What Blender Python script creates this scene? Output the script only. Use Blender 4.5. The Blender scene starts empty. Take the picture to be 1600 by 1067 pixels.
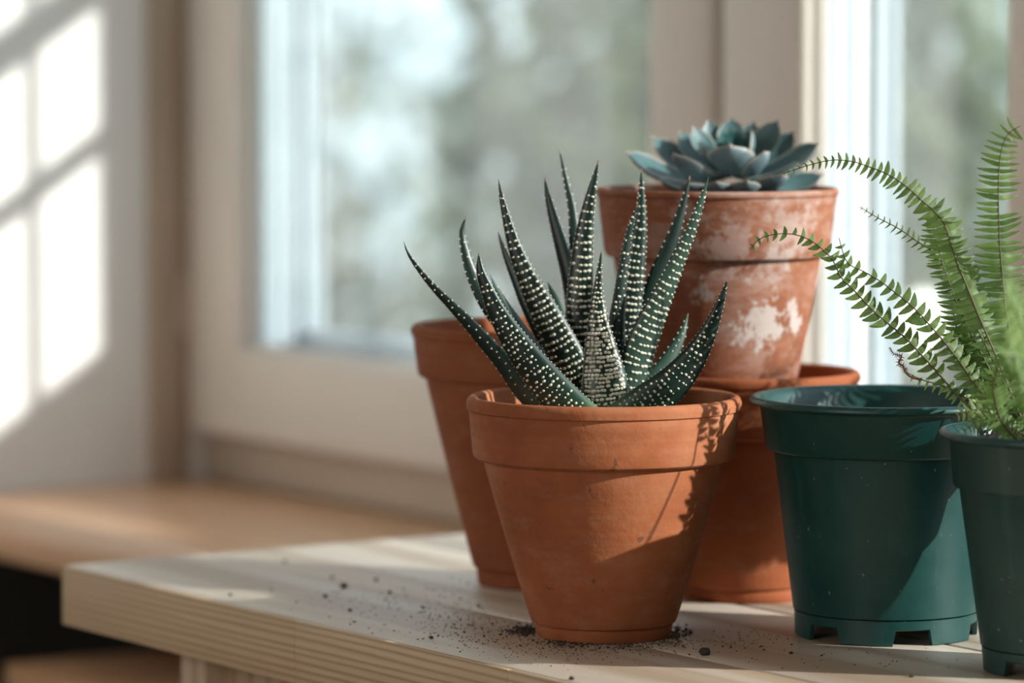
import bpy, bmesh, math, random
from mathutils import Vector, Matrix, Quaternion
import numpy as np
R = math.radians
random.seed(7); rng = np.random.default_rng(11)
sc = bpy.context.scene
C = sc.collection

# ------------------------------------------------------------------ camera, world, sun, exposure
T = 0.75                                   # height of the table top
F = 6400.0                                 # focal length in pixels of the 1600 px wide frame
CAMH = 0.2826                              # camera above the table top
PITCH = math.atan((533.5 - 60) / F)
YAW = R(56.5)
cam = bpy.data.cameras.new('camera'); camo = bpy.data.objects.new('camera', cam); C.objects.link(camo)
cam.sensor_width = 36; cam.lens = F / 1600 * 36; cam.clip_start = 0.05; cam.clip_end = 200
camo.location = (0, 0, T + CAMH); camo.rotation_euler = (math.pi / 2 - PITCH, 0, YAW)
cam.dof.use_dof = True; cam.dof.focus_distance = 1.885; cam.dof.aperture_fstop = 5.6
sc.camera = camo
sc.view_settings.view_transform = 'Standard'; sc.view_settings.look = 'None'
sc.view_settings.gamma = 1; sc.view_settings.exposure = 0.12
sc.view_settings.use_curve_mapping = False
SUN_DIR = Vector((.771, .636, .42)).normalized()          # towards the sun
w = bpy.data.worlds.new('world'); sc.world = w; w.use_nodes = True
nt = w.node_tree; bg = nt.nodes['Background']
tc = nt.nodes.new('ShaderNodeTexCoord'); sx = nt.nodes.new('ShaderNodeSeparateXYZ'); cr = nt.nodes.new('ShaderNodeValToRGB')
nt.links.new(tc.outputs['Generated'], sx.inputs[0]); nt.links.new(sx.outputs['Z'], cr.inputs[0]); nt.links.new(cr.outputs[0], bg.inputs[0])
cr.color_ramp.elements[0].color = (.86, .92, .95, 1); cr.color_ramp.elements[1].color = (.50, .66, .86, 1)
bg.inputs[1].default_value = 1.9
sl = bpy.data.lights.new('sun', 'SUN'); sl.energy = 7.6; sl.angle = R(0.55); sl.color = (1, .965, .93)
so = bpy.data.objects.new('sun', sl); C.objects.link(so); so.location = (3, 3, 4)
so.rotation_euler = SUN_DIR.to_track_quat('Z', 'Y').to_euler()
# unseen area fill added behind the camera to lift the shaded sides
al = bpy.data.lights.new('room_fill', 'AREA'); al.shape = 'RECTANGLE'; al.size = 1.3; al.size_y = 1.2; al.energy = 22; al.color = (1, .96, .92)
ao = bpy.data.objects.new('room_fill', al); C.objects.link(ao); ao.location = (-.55, -1.7, 1.5)
ao.rotation_euler = (Vector((-1.9, 1.3, .9)) - ao.location).to_track_quat('-Z', 'Y').to_euler()

# ------------------------------------------------------------------ helpers
FWD = Vector((-math.sin(YAW), math.cos(YAW), 0)); RGT = Vector((math.cos(YAW), math.sin(YAW), 0)); UP = Vector((0, 0, 1))
CP = Vector((0, 0, T + CAMH))
def ray(px, py):                            # direction through a photo pixel, unit horizontal depth
    a = (px - 800) / F; b = -(py - 533.5) / F
    f = FWD * math.cos(PITCH) - UP * math.sin(PITCH); u = UP * math.cos(PITCH) + FWD * math.sin(PITCH)
    d = f + RGT * a + u * b
    return d / d.dot(FWD)
def at_d(px, py, d): return CP + ray(px, py) * d
def at_z(px, py, z): r = ray(px, py); return CP + r * ((z - CP.z) / r.z)
def at_y(px, py, y): r = ray(px, py); return CP + r * (y / r.y)

def link(name, me, m=None, parent=None):
    o = bpy.data.objects.new(name, me); C.objects.link(o)
    if m is not None:
        for mm in (m if isinstance(m, (list, tuple)) else [m]): me.materials.append(mm)
    if parent is not None: o.parent = parent
    return o
def smooth(me, ang=38):
    me.polygons.foreach_set('use_smooth', [True] * len(me.polygons))
    try: me.set_sharp_from_angle(angle=R(ang))
    except Exception: pass
def obj(name, bm, m=None, parent=None, sm=True, ang=38):
    me = bpy.data.meshes.new(name); bm.normal_update(); bm.to_mesh(me); bm.free()
    if sm: smooth(me, ang)
    return link(name, me, m, parent)
def pyobj(name, V, Fc, m=None, parent=None, sm=True, ang=60, uv=None):
    me = bpy.data.meshes.new(name); me.from_pydata([tuple(v) for v in V], [], [tuple(f) for f in Fc]); me.update()
    if uv is not None:
        ul = me.uv_layers.new(name='UVMap')
        for l in me.loops: ul.data[l.index].uv = uv[l.vertex_index]
    if sm: smooth(me, ang)
    return link(name, me, m, parent)
def tag(o, label=None, cat=None, group=None, kind=None):
    for k, v in (('label', label), ('category', cat), ('group', group), ('kind', kind)):
        if v: o[k] = v
    return o
def thing(name, loc, label, cat, group=None, kind=None):
    o = bpy.data.objects.new(name, None); C.objects.link(o); o.location = loc; o.empty_display_size = .02
    return tag(o, label, cat, group, kind)
def struct(name, loc=(0, 0, 0)):
    o = bpy.data.objects.new(name, None); C.objects.link(o); o.location = loc; o['kind'] = 'structure'; return o
def box_bm(lo, hi, bev=0, seg=2, bm=None):
    new = bm is None
    if new: bm = bmesh.new()
    lo = Vector(lo); hi = Vector(hi)
    r = bmesh.ops.create_cube(bm, size=1)
    for v in r['verts']:
        v.co = Vector([(lo[i] + hi[i]) / 2 + v.co[i] * (hi[i] - lo[i]) for i in range(3)])
    if bev and new: bmesh.ops.bevel(bm, geom=bm.edges[:], offset=bev, segments=seg, profile=.5, affect='EDGES')
    return bm
def box(name, lo, hi, m, parent=None, bev=0, seg=2):
    return obj(name, box_bm(lo, hi, bev, seg), m, parent, sm=bev > 0, ang=50)
def lathe(name, prof, m, parent=None, n=112, ang=35, wob=0):
    V = []; Fc = []
    k = len(prof)
    for i in range(n):
        a = 2 * math.pi * i / n; ca, sa = math.cos(a), math.sin(a)
        ww = 1 + wob * (math.sin(2 * a + 1) * .6 + math.sin(3 * a) * .4)
        for (r, z) in prof: V.append((r * ca * ww, r * sa * ww, z))
    for i in range(n):
        j = (i + 1) % n
        for q in range(k - 1): Fc.append((i * k + q, j * k + q, j * k + q + 1, i * k + q + 1))
    if prof[0][0] < 1e-4 or prof[-1][0] < 1e-4: pass
    return pyobj(name, V, Fc, m, parent, ang=ang)
def catmull(P, n):
    P = [np.array(p, float) for p in P]
    P = [2 * P[0] - P[1]] + P + [2 * P[-1] - P[-2]]
    segs = len(P) - 3; out = []
    L = [np.linalg.norm((P[i + 2] - P[i + 1])[:2]) for i in range(segs)]
    cum = np.concatenate([[0], np.cumsum(L)])
    for s in np.linspace(0, cum[-1] * .99999, n):
        i = min(int(np.searchsorted(cum, s, side='right') - 1), segs - 1)
        t = (s - cum[i]) / L[i]
        a, b, c, d = P[i:i + 4]
        out.append(.5 * ((2 * b) + (-a + c) * t + (2 * a - 5 * b + 4 * c - d) * t * t + (-a + 3 * b - 3 * c + d) * t ** 3))
    return out

# ------------------------------------------------------------------ materials
class M:
    def __init__(s, name, col=(.5, .5, .5), rough=.6, **kw):
        s.m = bpy.data.materials.new(name); s.m.use_nodes = True; s.t = s.m.node_tree; s.b = s.t.nodes['Principled BSDF']
        s.b.inputs['Base Color'].default_value = (*col, 1); s.b.inputs['Roughness'].default_value = rough
        for k, v in kw.items(): s.b.inputs[k.replace('_', ' ')].default_value = v
        s.tc = None
    def n(s, typ, **kw):
        nd = s.t.nodes.new(typ)
        for k, v in kw.items(): setattr(nd, k, v)
        return nd
    def l(s, a, b): s.t.links.new(a, b)
    def coord(s, scale=(1, 1, 1), loc=(0, 0, 0), out='Object', rot=(0, 0, 0)):
        tc = s.n('ShaderNodeTexCoord'); mp = s.n('ShaderNodeMapping')
        mp.inputs['Scale'].default_value = scale; mp.inputs['Location'].default_value = loc; mp.inputs['Rotation'].default_value = rot
        s.l(tc.outputs[out], mp.inputs[0]); return mp.outputs[0]
    def noise(s, vec, scale=5, detail=4, rough=.55, dist=0):
        nd = s.n('ShaderNodeTexNoise'); nd.inputs['Scale'].default_value = scale; nd.inputs['Detail'].default_value = detail
        nd.inputs['Roughness'].default_value = rough; nd.inputs['Distortion'].default_value = dist
        s.l(vec, nd.inputs['Vector']); return nd.outputs['Fac']
    def ramp(s, fac, stops):
        nd = s.n('ShaderNodeValToRGB'); e = nd.color_ramp.elements
        e[0].position, e[0].color = stops[0][0], (*stops[0][1], 1)
        e[1].position, e[1].color = stops[-1][0], (*stops[-1][1], 1)
        for p, c in stops[1:-1]:
            x = e.new(p); x.color = (*c, 1)
        s.l(fac, nd.inputs[0]); return nd.outputs[0]
    def mix(s, fac, a, b, mode='MIX'):
        nd = s.n('ShaderNodeMix', data_type='RGBA', blend_type=mode)
        if isinstance(fac, float): nd.inputs[0].default_value = fac
        else: s.l(fac, nd.inputs[0])
        for sock, v in ((nd.inputs[6], a), (nd.inputs[7], b)):
            if isinstance(v, tuple): sock.default_value = (*v, 1)
            else: s.l(v, sock)
        return nd.outputs[2]
    def math(s, op, a, b=None, clamp=False):
        nd = s.n('ShaderNodeMath', operation=op, use_clamp=clamp)
        for i, v in enumerate((a, b)):
            if v is None: continue
            if isinstance(v, (int, float)): nd.inputs[i].default_value = v
            else: s.l(v, nd.inputs[i])
        return nd.outputs[0]
    def bump(s, h, strength=.3, dist=.001):
        nd = s.n('ShaderNodeBump'); nd.inputs['Strength'].default_value = strength; nd.inputs['Distance'].default_value = dist
        s.l(h, nd.inputs['Height']); s.l(nd.outputs[0], s.b.inputs['Normal'])
    def color(s, c): s.l(c, s.b.inputs['Base Color'])

def terracotta(name, dark=(.25, .074, .028), mid=(.36, .112, .043), pale=(.48, .20, .10), chalk=0.0, seed=0, blobs=(), scuffs=True):
    m = M(name, mid, .82)
    co = m.coord(loc=(seed, seed * .7, 0))
    a = m.noise(co, 22, 5, .6)
    c = m.ramp(a, [(.25, dark), (.5, mid), (.8, pale)])
    # fine powdery film
    f = m.noise(m.coord(scale=(1, 1, 2.2), loc=(seed + 3, 0, 0)), 60, 6, .7)
    fm = m.ramp(f, [(.50, (0, 0, 0)), (.78, (1, 1, 1))])
    fm = m.math('MULTIPLY', fm, .28 + chalk * .4)
    c = m.mix(fm, c, (.46, .28, .19))
    # turning lines
    ln = m.noise(m.coord(scale=(3, 3, 260)), 1.0, 2, .5)
    c = m.mix(m.math('MULTIPLY', m.ramp(ln, [(.42, (0, 0, 0)), (.62, (1, 1, 1))]), .16), c, dark)
    if scuffs:
        d = m.noise(m.coord(loc=(seed * 2, 5, 1)), 140, 3, .5)
        dm = m.ramp(d, [(.70, (0, 0, 0)), (.745, (1, 1, 1))])
        c = m.mix(m.math('MULTIPLY', dm, .55), c, (.09, .045, .03))
    if chalk > 0:
        lime = m.noise(m.coord(scale=(1, 1, 2.0), loc=(seed, 1, 4)), 26, 6, .68, .3)
        lm = m.math('MULTIPLY', m.ramp(lime, [(.50, (0, 0, 0)), (.68, (1, 1, 1))]), .5 * chalk)
        c = m.mix(lm, c, (.58, .43, .38))
        spk = m.noise(m.coord(loc=(9, 1, 4)), 150, 5, .72, .2)
        tcn = m.n('ShaderNodeTexCoord')
        for (p, r, th, fl, op) in blobs:
            dn = m.n('ShaderNodeVectorMath', operation='DISTANCE'); m.l(tcn.outputs['Object'], dn.inputs[0]); dn.inputs[1].default_value = p
            fall = m.math('SUBTRACT', 1.0, m.math('DIVIDE', dn.outputs['Value'], r), clamp=True)
            msk = m.math('ADD', m.math('MULTIPLY', fall, fl), m.math('MULTIPLY', m.math('SUBTRACT', spk, .5), 3.2))
            msk = m.ramp(msk, [(th, (0, 0, 0)), (min(th + .22, 1), (1, 1, 1))])
            msk = m.math('MULTIPLY', msk, m.math('GREATER_THAN', fall, .01))
            c = m.mix(m.math('MULTIPLY', msk, op), c, (.56, .48, .44))
    m.color(c)
    pit = m.noise(m.coord(), 420, 4, .6); pit2 = m.noise(m.coord(), 75, 3, .5)
    h = m.math('ADD', m.math('MULTIPLY', pit, .4), m.math('ADD', m.math('MULTIPLY', pit2, .8), m.math('MULTIPLY', ln, .35)))
    m.bump(h, .42, .0011)
    m.b.inputs['Specular IOR Level'].default_value = .25
    return m.m

def wood(name, light=(.68, .54, .40), dark=(.46, .31, .19), axis='x', scale=1.0, rough=.5, band=1.0, seed=0):
    m = M(name, light, rough)
    s = {'x': (1.1, 26, 26), 'y': (26, 1.1, 26), 'z': (26, 26, 1.1)}[axis]
    co = m.coord(scale=tuple(v * scale for v in s), loc=(seed, seed * 1.3, seed * .4))
    wv = m.n('ShaderNodeTexWave', wave_type='RINGS', rings_direction=axis.upper()); wv.inputs['Scale'].default_value = .55 * band
    wv.inputs['Distortion'].default_value = 5.5; wv.inputs['Detail'].default_value = 3; wv.inputs['Detail Scale'].default_value = .7
    m.l(co, wv.inputs['Vector'])
    g = m.ramp(wv.outputs['Fac'], [(.15, light), (.75, tuple((light[i] * .6 + dark[i] * .4) for i in range(3))), (.97, dark)])
    fib = m.noise(m.coord(scale=tuple(v * 9 for v in s)), 1.0, 4, .6)
    c = m.mix(m.math('MULTIPLY', m.ramp(fib, [(.4, (0, 0, 0)), (.75, (1, 1, 1))]), .4), g, dark)
    big = m.noise(m.coord(scale=(2, 5, 5), loc=(seed, 0, 0)), 2.0, 3, .5)
    c = m.mix(m.math('MULTIPLY', big, .35), c, tuple(x * 1.12 for x in light))
    m.color(c); m.bump(m.math('ADD', fib, m.math('MULTIPLY', wv.outputs['Fac'], .5)), .25, .0006)
    return m.m

def plain(name, col, rough=.6, var=.12, scale=8, bump=0, **kw):
    m = M(name, col, rough, **kw)
    a = m.noise(m.coord(), scale, 4, .6)
    m.color(m.ramp(a, [(.3, tuple(c * (1 - var) for c in col)), (.7, tuple(min(1, c * (1 + var)) for c in col))]))
    if bump: m.bump(m.noise(m.coord(), scale * 12, 3), bump, .001)
    return m.m

def plastic(name, col=(.002, .046, .041), dust=(.12, .22, .20), seed=0):
    m = M(name, col, .36)
    a = m.noise(m.coord(loc=(seed, 0, 0)), 14, 5, .65)
    dm = m.math('MULTIPLY', m.ramp(a, [(.42, (0, 0, 0)), (.8, (1, 1, 1))]), .20)
    c = m.mix(dm, col, dust)
    sp = m.noise(m.coord(loc=(seed, 2, 0)), 420, 2, .5)
    c = m.mix(m.math('MULTIPLY', m.ramp(sp, [(.73, (0, 0, 0)), (.77, (1, 1, 1))]), .55), c, (.42, .48, .42))
    st = m.noise(m.coord(scale=(50, 50, 5), loc=(seed, 0, 0)), 2, 3, .5)
    c = m.mix(m.math('MULTIPLY', m.ramp(st, [(.60, (0, 0, 0)), (.85, (1, 1, 1))]), .2), c, dust)
    m.color(c); m.bump(m.noise(m.coord(), 260, 3), .10, .0006)
    rr = m.n('ShaderNodeMapRange'); rr.inputs[3].default_value = .30; rr.inputs[4].default_value = .52; m.l(a, rr.inputs[0]); m.l(rr.outputs[0], m.b.inputs['Roughness'])
    return m.m

def leaf_mat(name, c0, c1, trans=.35, rough=.5, scale=60, tcol=None):
    m = M(name, c0, rough)
    oi = m.n('ShaderNodeObjectInfo')
    a = m.noise(m.coord(), scale, 3, .5)
    f = m.math('ADD', m.math('MULTIPLY', a, .6), m.math('MULTIPLY', oi.outputs['Random'], .4))
    c = m.ramp(f, [(.25, c0), (.75, c1)]); m.color(c)
    tb = m.n('ShaderNodeBsdfTranslucent'); mx = m.n('ShaderNodeMixShader'); mx.inputs[0].default_value = trans
    cc = m.mix(1.0, c, tcol or (1.25, 1.35, .8), 'MULTIPLY'); m.l(cc, tb.inputs[0])
    out = m.t.nodes['Material Output']; m.l(m.b.outputs[0], mx.inputs[1]); m.l(tb.outputs[0], mx.inputs[2]); m.l(mx.outputs[0], out.inputs[0])
    return m.m

TC_A = terracotta('terracotta_orange', seed=1)
TC_B = terracotta('terracotta_red', dark=(.20, .055, .022), mid=(.29, .085, .034), pale=(.34, .12, .055), seed=5, scuffs=False)
TC_C = terracotta('terracotta_deep', dark=(.24, .062, .022), mid=(.34, .095, .034), pale=(.38, .12, .05), seed=9, scuffs=False)
GREEN = plastic('green_plastic', seed=1); GREEN2 = plastic('green_plastic_matt', (.003, .036, .033), (.12, .20, .18), seed=8)
SOIL = plain('dark_soil', (.028, .02, .014), .95, .5, 90, 1.0)
WHITE = plain('white_paint', (.80, .80, .78), .42, .03, 5)
GREIGE = plain('greige_paint', (.72, .665, .60), .45, .03, 5)
TAUPE = plain('taupe_shade_and_hinge', (.50, .42, .33), .6, .08, 8)  # shade below the sash and in the corner put into colour; also the hinge
WALLM = plain('white_plaster', (.80, .79, .76), .9, .04, 4, .2)
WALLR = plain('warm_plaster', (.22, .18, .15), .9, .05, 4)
DARKP = plain('under_sill_shade', (.03, .03, .025), .9, .15, 6)  # near-black carries the shade below the sill
OUTP = plain('sun_dimmed_paint', (.38, .44, .47), .5, .08, 30)  # outer paint greyed and blued to hold down the sunlight on it
CEIL = plain('ceiling_white', (.55, .54, .52), .9, .03, 3)
TW = [wood('pine_board', (.66, .57, .47), (.40, .28, .18), 'x', 1.3, .5, 1.6, seed=s) for s in (1.3, 4.1, 8.2)]
TEDGE = wood('pine_edge', (.66, .48, .31), (.38, .24, .12), 'x', 2.6, .6, 2.2, seed=2.2)
SILLW = wood('sill_oak', (.78, .48, .29), (.54, .29, .14), 'x', .8, .30, 1, seed=3)
LEGW = wood('pine_leg', (.60, .45, .30), (.40, .25, .14), 'z', 1.2, .6)
FLOORW = wood('floor_oak', (.30, .17, .09), (.18, .09, .045), 'x', .8, .5)

# ------------------------------------------------------------------ room shell and windows
YW = 1.557; XL = -2.790; ZS = T - .06                 # window wall, left wall, window sill height
XR = 1.6; YB = -1.9; ZC = 2.45
tag(box('floor', (XL - .1, YB - .1, -.06), (XR + .1, YW + .12, 0), FLOORW), kind='structure')
tag(box('ceiling', (XL - .1, YB - .1, ZC), (XR + .1, YW + .12, ZC + .1), CEIL), kind='structure')
tag(box('wall_left', (XL - .1, YB, 0), (XL, YW + .10, ZC), WALLM), kind='structure')
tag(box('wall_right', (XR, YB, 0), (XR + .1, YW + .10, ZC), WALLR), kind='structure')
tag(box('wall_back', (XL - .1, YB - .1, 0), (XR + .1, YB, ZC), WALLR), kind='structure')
wf = struct('wall_front')
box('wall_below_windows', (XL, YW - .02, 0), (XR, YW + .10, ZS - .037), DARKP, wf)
box('wall_above_windows', (XL, YW - .02, ZS + 1.42), (XR, YW + .10, ZC), WALLM, wf)
box('wall_end', (0.42, YW - .02, ZS - .037), (XR, YW + .10, ZS + 1.42), WALLM, wf)
FB = ZS + .046                                           # top of the fixed bottom rail
ZT = ZS + 1.40
YS = YW - .016                                           # room face of the sashes
def sash(name, x0, x1, ox0, ox1, zb=None, label=None):
    """one glazed casement: stiles, rails, beads and pane.  x0..x1 outer size, ox0..ox1 clear opening"""
    w_ = struct(name)
    z0 = FB - .008; zo = OPZ; zt = ZT - .03; zto = zt - .075
    box('stile', (x0, YS, z0), (ox0, YS + .0195, zt), GREIGE, w_, .005, 3)
    box('outer_stile', (x0, YS + .0197, z0), (ox0, YS + .040, zt), OUTP, w_, .002, 2)
    box('stile', (ox1, YS, z0), (x1, YS + .0195, zt), GREIGE, w_, .005, 3)
    box('outer_stile', (ox1, YS + .0197, z0), (x1, YS + .040, zt), OUTP, w_, .002, 2)
    box('rail', (ox0 - .003, YS + .0005, z0), (ox1 + .003, YS + .0192, zo), GREIGE, w_, .004, 3)
    box('outer_rail', (ox0 - .003, YS + .0197, z0), (ox1 + .003, YS + .0395, zo), OUTP, w_, .002, 2)
    box('rail', (ox0 - .003, YS + .0005, zto), (ox1 + .003, YS + .0395, zt), GREIGE, w_, .004, 3)
    for (a, b, c, d) in ((ox0, ox0 + .004, zo, zto), (ox1 - .004, ox1, zo, zto), (ox0, ox1, zo, zo + .004), (ox0, ox1, zto - .004, zto)):
        box('glazing_bead', (a, YS + .010, c), (b, YS + .017, d), GREIGE, w_, .0025, 2)
    box('glass_pane', (ox0 - .002, YS + .019, zo - .002), (ox1 + .002, YS + .022, zto + .002), GLASS, w_)
    return w_
g = M('window_glass', (1, 1, 1), .02); g.t.nodes.remove(g.b)
tr = g.n('ShaderNodeBsdfTransparent'); tr.inputs[0].default_value = (.95, .97, .965, 1)
gl = g.n('ShaderNodeBsdfGlossy'); gl.inputs['Roughness'].default_value = .03; gl.inputs[0].default_value = (1, 1, 1, 1)
fr = g.n('ShaderNodeLayerWeight')
ff = g.math('ADD', g.math('MULTIPLY', g.math('POWER', fr.outputs['Facing'], 4.0), .6), .03)
mx = g.n('ShaderNodeMixShader'); g.l(ff, mx.inputs[0]); g.l(tr.outputs[0], mx.inputs[1]); g.l(gl.outputs[0], mx.inputs[2])
df = g.n('ShaderNodeBsdfTranslucent'); df.inputs[0].default_value = (.8, .85, .87, 1)     # dusty film
mx2 = g.n('ShaderNodeMixShader'); mx2.inputs[0].default_value = .035; g.l(mx.outputs[0], mx2.inputs[1]); g.l(df.outputs[0], mx2.inputs[2])
g.l(mx2.outputs[0], g.t.nodes['Material Output'].inputs[0]); GLASS = g.m
OPZ = at_y(400, 547, YS).z
def xw(px): return at_y(px, 400, YS).x
O1a, O1b = xw(372), xw(1010); S1a, S1b = XL + .003, xw(1108)
O2a, O2b = xw(1252), xw(1568); S2a, S2b = xw(1124), xw(1568) + .09
sash('window_1', S1a, S1b, O1a, O1b)
sash('window_2', S2a, S2b, O2a, O2b)
O3a = S2b + .10; O3b = O3a + 1.08
sash('window_3', O3a - .085, O3b + .085, O3a, O3b)
O4a = O3b + .19; O4b = .30
sash('window_4', O4a - .085, O4b + .085, O4a, O4b)
# fixed frame behind the sashes with its stepped outer rebates, toned down against the sun
fx = struct('trim_1')
box('bottom_rail', (XL, YW, ZS), (.42, YW + .052, FB), TAUPE, fx, .003)  # taupe stands for the shade below the sash
box('top_rail', (XL, YW, ZT - .035), (.42, YW + .052, ZS + 1.42), WHITE, fx, .003)
posts = [(XL, O1a + .002), (O1b - .002, O2a + .002), (O2b - .002, O3a + .002), (O3b - .002, O4a + .002), (O4b - .002, .42)]
for a, b in posts:
    if b - a < .12: box('frame_post', (a, YS + .0405, ZS), (b, YW + .033, ZT), OUTP, fx)
    else: box('frame_post', (a, YS + .0405, ZS), (b, YW + .033, ZT), WHITE, fx)
    box('outer_frame', (a - .001, YW + .037, ZS - .01), (b + .003, YW + .049, ZT), OUTP, fx, .003)
    box('outer_groove', (a, YW + .033, ZS), (b - .006, YW + .037, ZT), OUTP, fx)
    box('outer_groove', (a, YW + .049, ZS), (b - .004, YW + .052, ZT), OUTP, fx)
    box('outer_trim', (a, YW + .052, ZS - .01), (b + .002, YW + .060, ZT), OUTP, fx, .003)
box('outer_rail', (XL, YW + .037, ZS - .01), (.42, YW + .060, OPZ + .012), OUTP, fx, .004)
box('drip_sill', (XL, YW + .050, ZS - .01), (.42, YW + .15, ZS + .03), OUTP, fx, .006)
hp = at_y(272, 470, YS); hb = bmesh.new(); bmesh.ops.create_cone(hb, cap_ends=True, segments=16, radius1=.005, radius2=.005, depth=.05)
w1 = bpy.data.objects['window_1']; hg_ = obj('hinge', hb, TAUPE, w1); hg_.location = (XL + .006, YS - .003, hp.z)
t4 = struct('wall_shade'); box('shade_sheet', (XL, YB, 0), (XL + .008, YW - .02, ZS - .04), DARKP, t4)  # dark sheet added on the plaster for the shade under the sill
t3 = struct('corner_shade'); box('corner_shade_strip', (XL, YS - .032, ZS), (XL + .004, YS, ZT), TAUPE, t3, .001)  # thin added strip, its brown stands for the corner's shade
# wooden window sill board
sl_ = struct('trim_2')
YSF = 1.328
box('sill_board', (XL, YSF, ZS - .037), (-1.2, YW, ZS), SILLW, sl_, .003)
box('sill_board', (-1.1985, YSF, ZS - .037), (.42, YW, ZS), SILLW, sl_, .003)

# ------------------------------------------------------------------ table
Z = T
x0, y0 = -1.96, 1.009; x1 = -.35; y1 = 1.318; TH = .0325
tb = thing('table', (-1.2, 1.16, 0), 'pale pine plank table carrying all the pots in front of the window', 'table')
tb_off = Vector((-1.2, 1.16, 0))
def tbox(name, lo, hi, m, bev=0):
    return box(name, Vector(lo) - tb_off, Vector(hi) - tb_off, m, tb, bev)
cuts = [y0, 1.097, 1.2185, y1]
for i in range(3):
    ge = .0006
    tbox('plank', (x0, cuts[i] + (ge if i else 0), Z - TH), (x1, cuts[i + 1] - ge, Z), TW[i], .0016)
J1 = at_y(467, 1000, y0).x; J2 = at_y(800, 1055, y0).x
# front edge lipping: butt jointed lengths
for a, b in ((x0 + .0002, J1), (J1 + .0002, J2), (J2 + .0002, -1.2), (-1.199, x1)):
    tbox('edge_lipping', (a, y0 - .0025, Z - TH + .0004), (b, y0 + .001, Z - .0006), TEDGE, .0006)
tbox('apron', (x0 + .09, y0 + .035, Z - TH - .07), (x1 - .05, y0 + .055, Z - TH), LEGW)
tbox('apron', (x0 + .09, y1 - .05, Z - TH - .07), (x1 - .05, y1 - .03, Z - TH), LEGW)
for lx in (at_y(281, 1050, y0 + .02).x, x1 - .08):
    for ly in (y0 + .02, y1 - .075):
        tbox('leg', (lx, ly, 0), (lx + .026, ly + .05, Z - TH), LEGW, .002)

# low wooden box under the sill
q = at_d(10, 1037, 2.95)
lb = thing('wooden_box', (q.x + .0, 1.42, 0), 'low brown wooden box standing in the dark beneath the window sill', 'box')
bx = lambda n, lo, hi: box(n, lo, hi, SILLW, lb, .002)
bz = q.z
bx('lid', (.0, -.10, bz - .02), (.42, .09, bz)); bx('side_board', (.005, -.09, 0), (.02, .08, bz - .02)); bx('side_board', (.40, -.09, 0), (.415, .08, bz - .02))
for k in range(4): bx('front_board', (.02, -.092, .005 + k * (bz - .03) / 4), (.40, -.08, (k + 1) * (bz - .03) / 4))

# ------------------------------------------------------------------ pots
def dpt(py, z=T):    # horizontal depth of a point at table height seen at row py
    return (CP.z - z) / math.tan(PITCH + math.atan((py - 533.5) / F))
def base_at(px, py, z=T): return at_z(px, py, z)
def clay_pot(parent, Rr, H, rb, rf, hf, rbt, rcb, hcb, bead, m, base=0, th=.006):
    """Rr rim radius, H height, rb body bottom r, rf foot r, hf foot height, rbt body top r, rcb collar bottom r, hcb collar bottom h"""
    prof = [(0.0001, .004), (rf - .006, .004), (rf - .004, 0), (rf - .001, 0), (rf, .0012), (rf + .0006, hf - .0008), (rb - .0028, hf), (rb - .0008, hf + .0008), (rb, hf + .0025)]
    for k in range(1, 9):
        t = k / 8; prof.append((rb + (rbt - rb) * t + .0004 * math.sin(t * math.pi), hf + .0025 + (hcb - .002 - hf - .0025) * t))
    prof += [(rbt + .0002, hcb + .004), (rbt - th * .7, hcb + .004), (rbt - th, hcb - .002)]
    for k in range(1, 6):
        t = k / 5; prof.append((rbt - th + (rb - rbt) * t, hcb - .002 - (hcb - .012) * t))
    prof += [(0.0001, .0095)]
    body = lathe('pot' if base else 'body', prof, m, parent, wob=.002)
    ov = rcb - rbt
    zt = H - bead
    rimp = [(rbt - .0002, hcb + .0035), (rbt + ov * .35, hcb + .0012), (rcb - .0022, hcb + .0006), (rcb - .0007, hcb + .0016), (rcb, hcb + .0035)]
    for k in range(1, 5):
        t = k / 4; rimp.append((rcb + (Rr - .0012 - rcb) * t, hcb + .0035 + (zt - .0008 - hcb - .0035) * t))
    if bead > .002:
        rimp += [(Rr - .0013, zt - .0006), (Rr - .0002, zt + .0002)]
    for k in range(0, 7):
        a = math.pi / 2 * k / 6
        rimp.append((Rr - bead * .45 + bead * .45 * math.cos(a), H - bead * .62 + bead * .62 * math.sin(a)))
    ri = Rr - th * .95
    rimp += [(ri + .0018, H - .0002), (ri + .0005, H - .0010), (ri, H - .0030), (rbt - th * .72, hcb + .004), (rbt - .0002, hcb + .0035)]
    lathe('rim', rimp, m, body if base else parent, ang=32, wob=.002)
    return body
def soil_disc(parent, r, h, amp=.003):
    V = [(0, 0, h + amp)]; Fc = []; n = 40; rings = 10
    for i in range(1, rings + 1):
        for j in range(n):
            a = 2 * math.pi * j / n; rr = r * i / rings
            V.append((rr * math.cos(a), rr * math.sin(a), h + random.uniform(-amp, amp) * (1 if i < rings else .3)))
    for j in range(n): Fc.append((0, 1 + j, 1 + (j + 1) % n))
    for i in range(rings - 1):
        for j in range(n):
            a = 1 + i * n + j; b = 1 + i * n + (j + 1) % n; Fc.append((a, a + n, b + n, b))
    return pyobj('soil', V, Fc, SOIL, parent, ang=180)

# front pot with the zebra plant
PF = base_at(943, 991.5)
zp = thing('potted_zebra_plant', PF, 'orange terracotta pot with a white-banded zebra succulent, front pot on the table', 'potted plant')
clay_pot(zp, .0652, .1142, .0350, .0322, .0062, .0567, .0622, .0838, .0062, TC_A, 1)
soil_disc(zp, .0575, .0985)
# left pot
PL = base_at(833, 911.5)
lp = thing('clay_pot', PL, 'empty reddish terracotta pot behind and left of the zebra plant', 'pot')
clay_pot(lp, .0634, .1352, .0316, .0288, .0085, .0553, .0600, .1075, .0055, TC_B)
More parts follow.
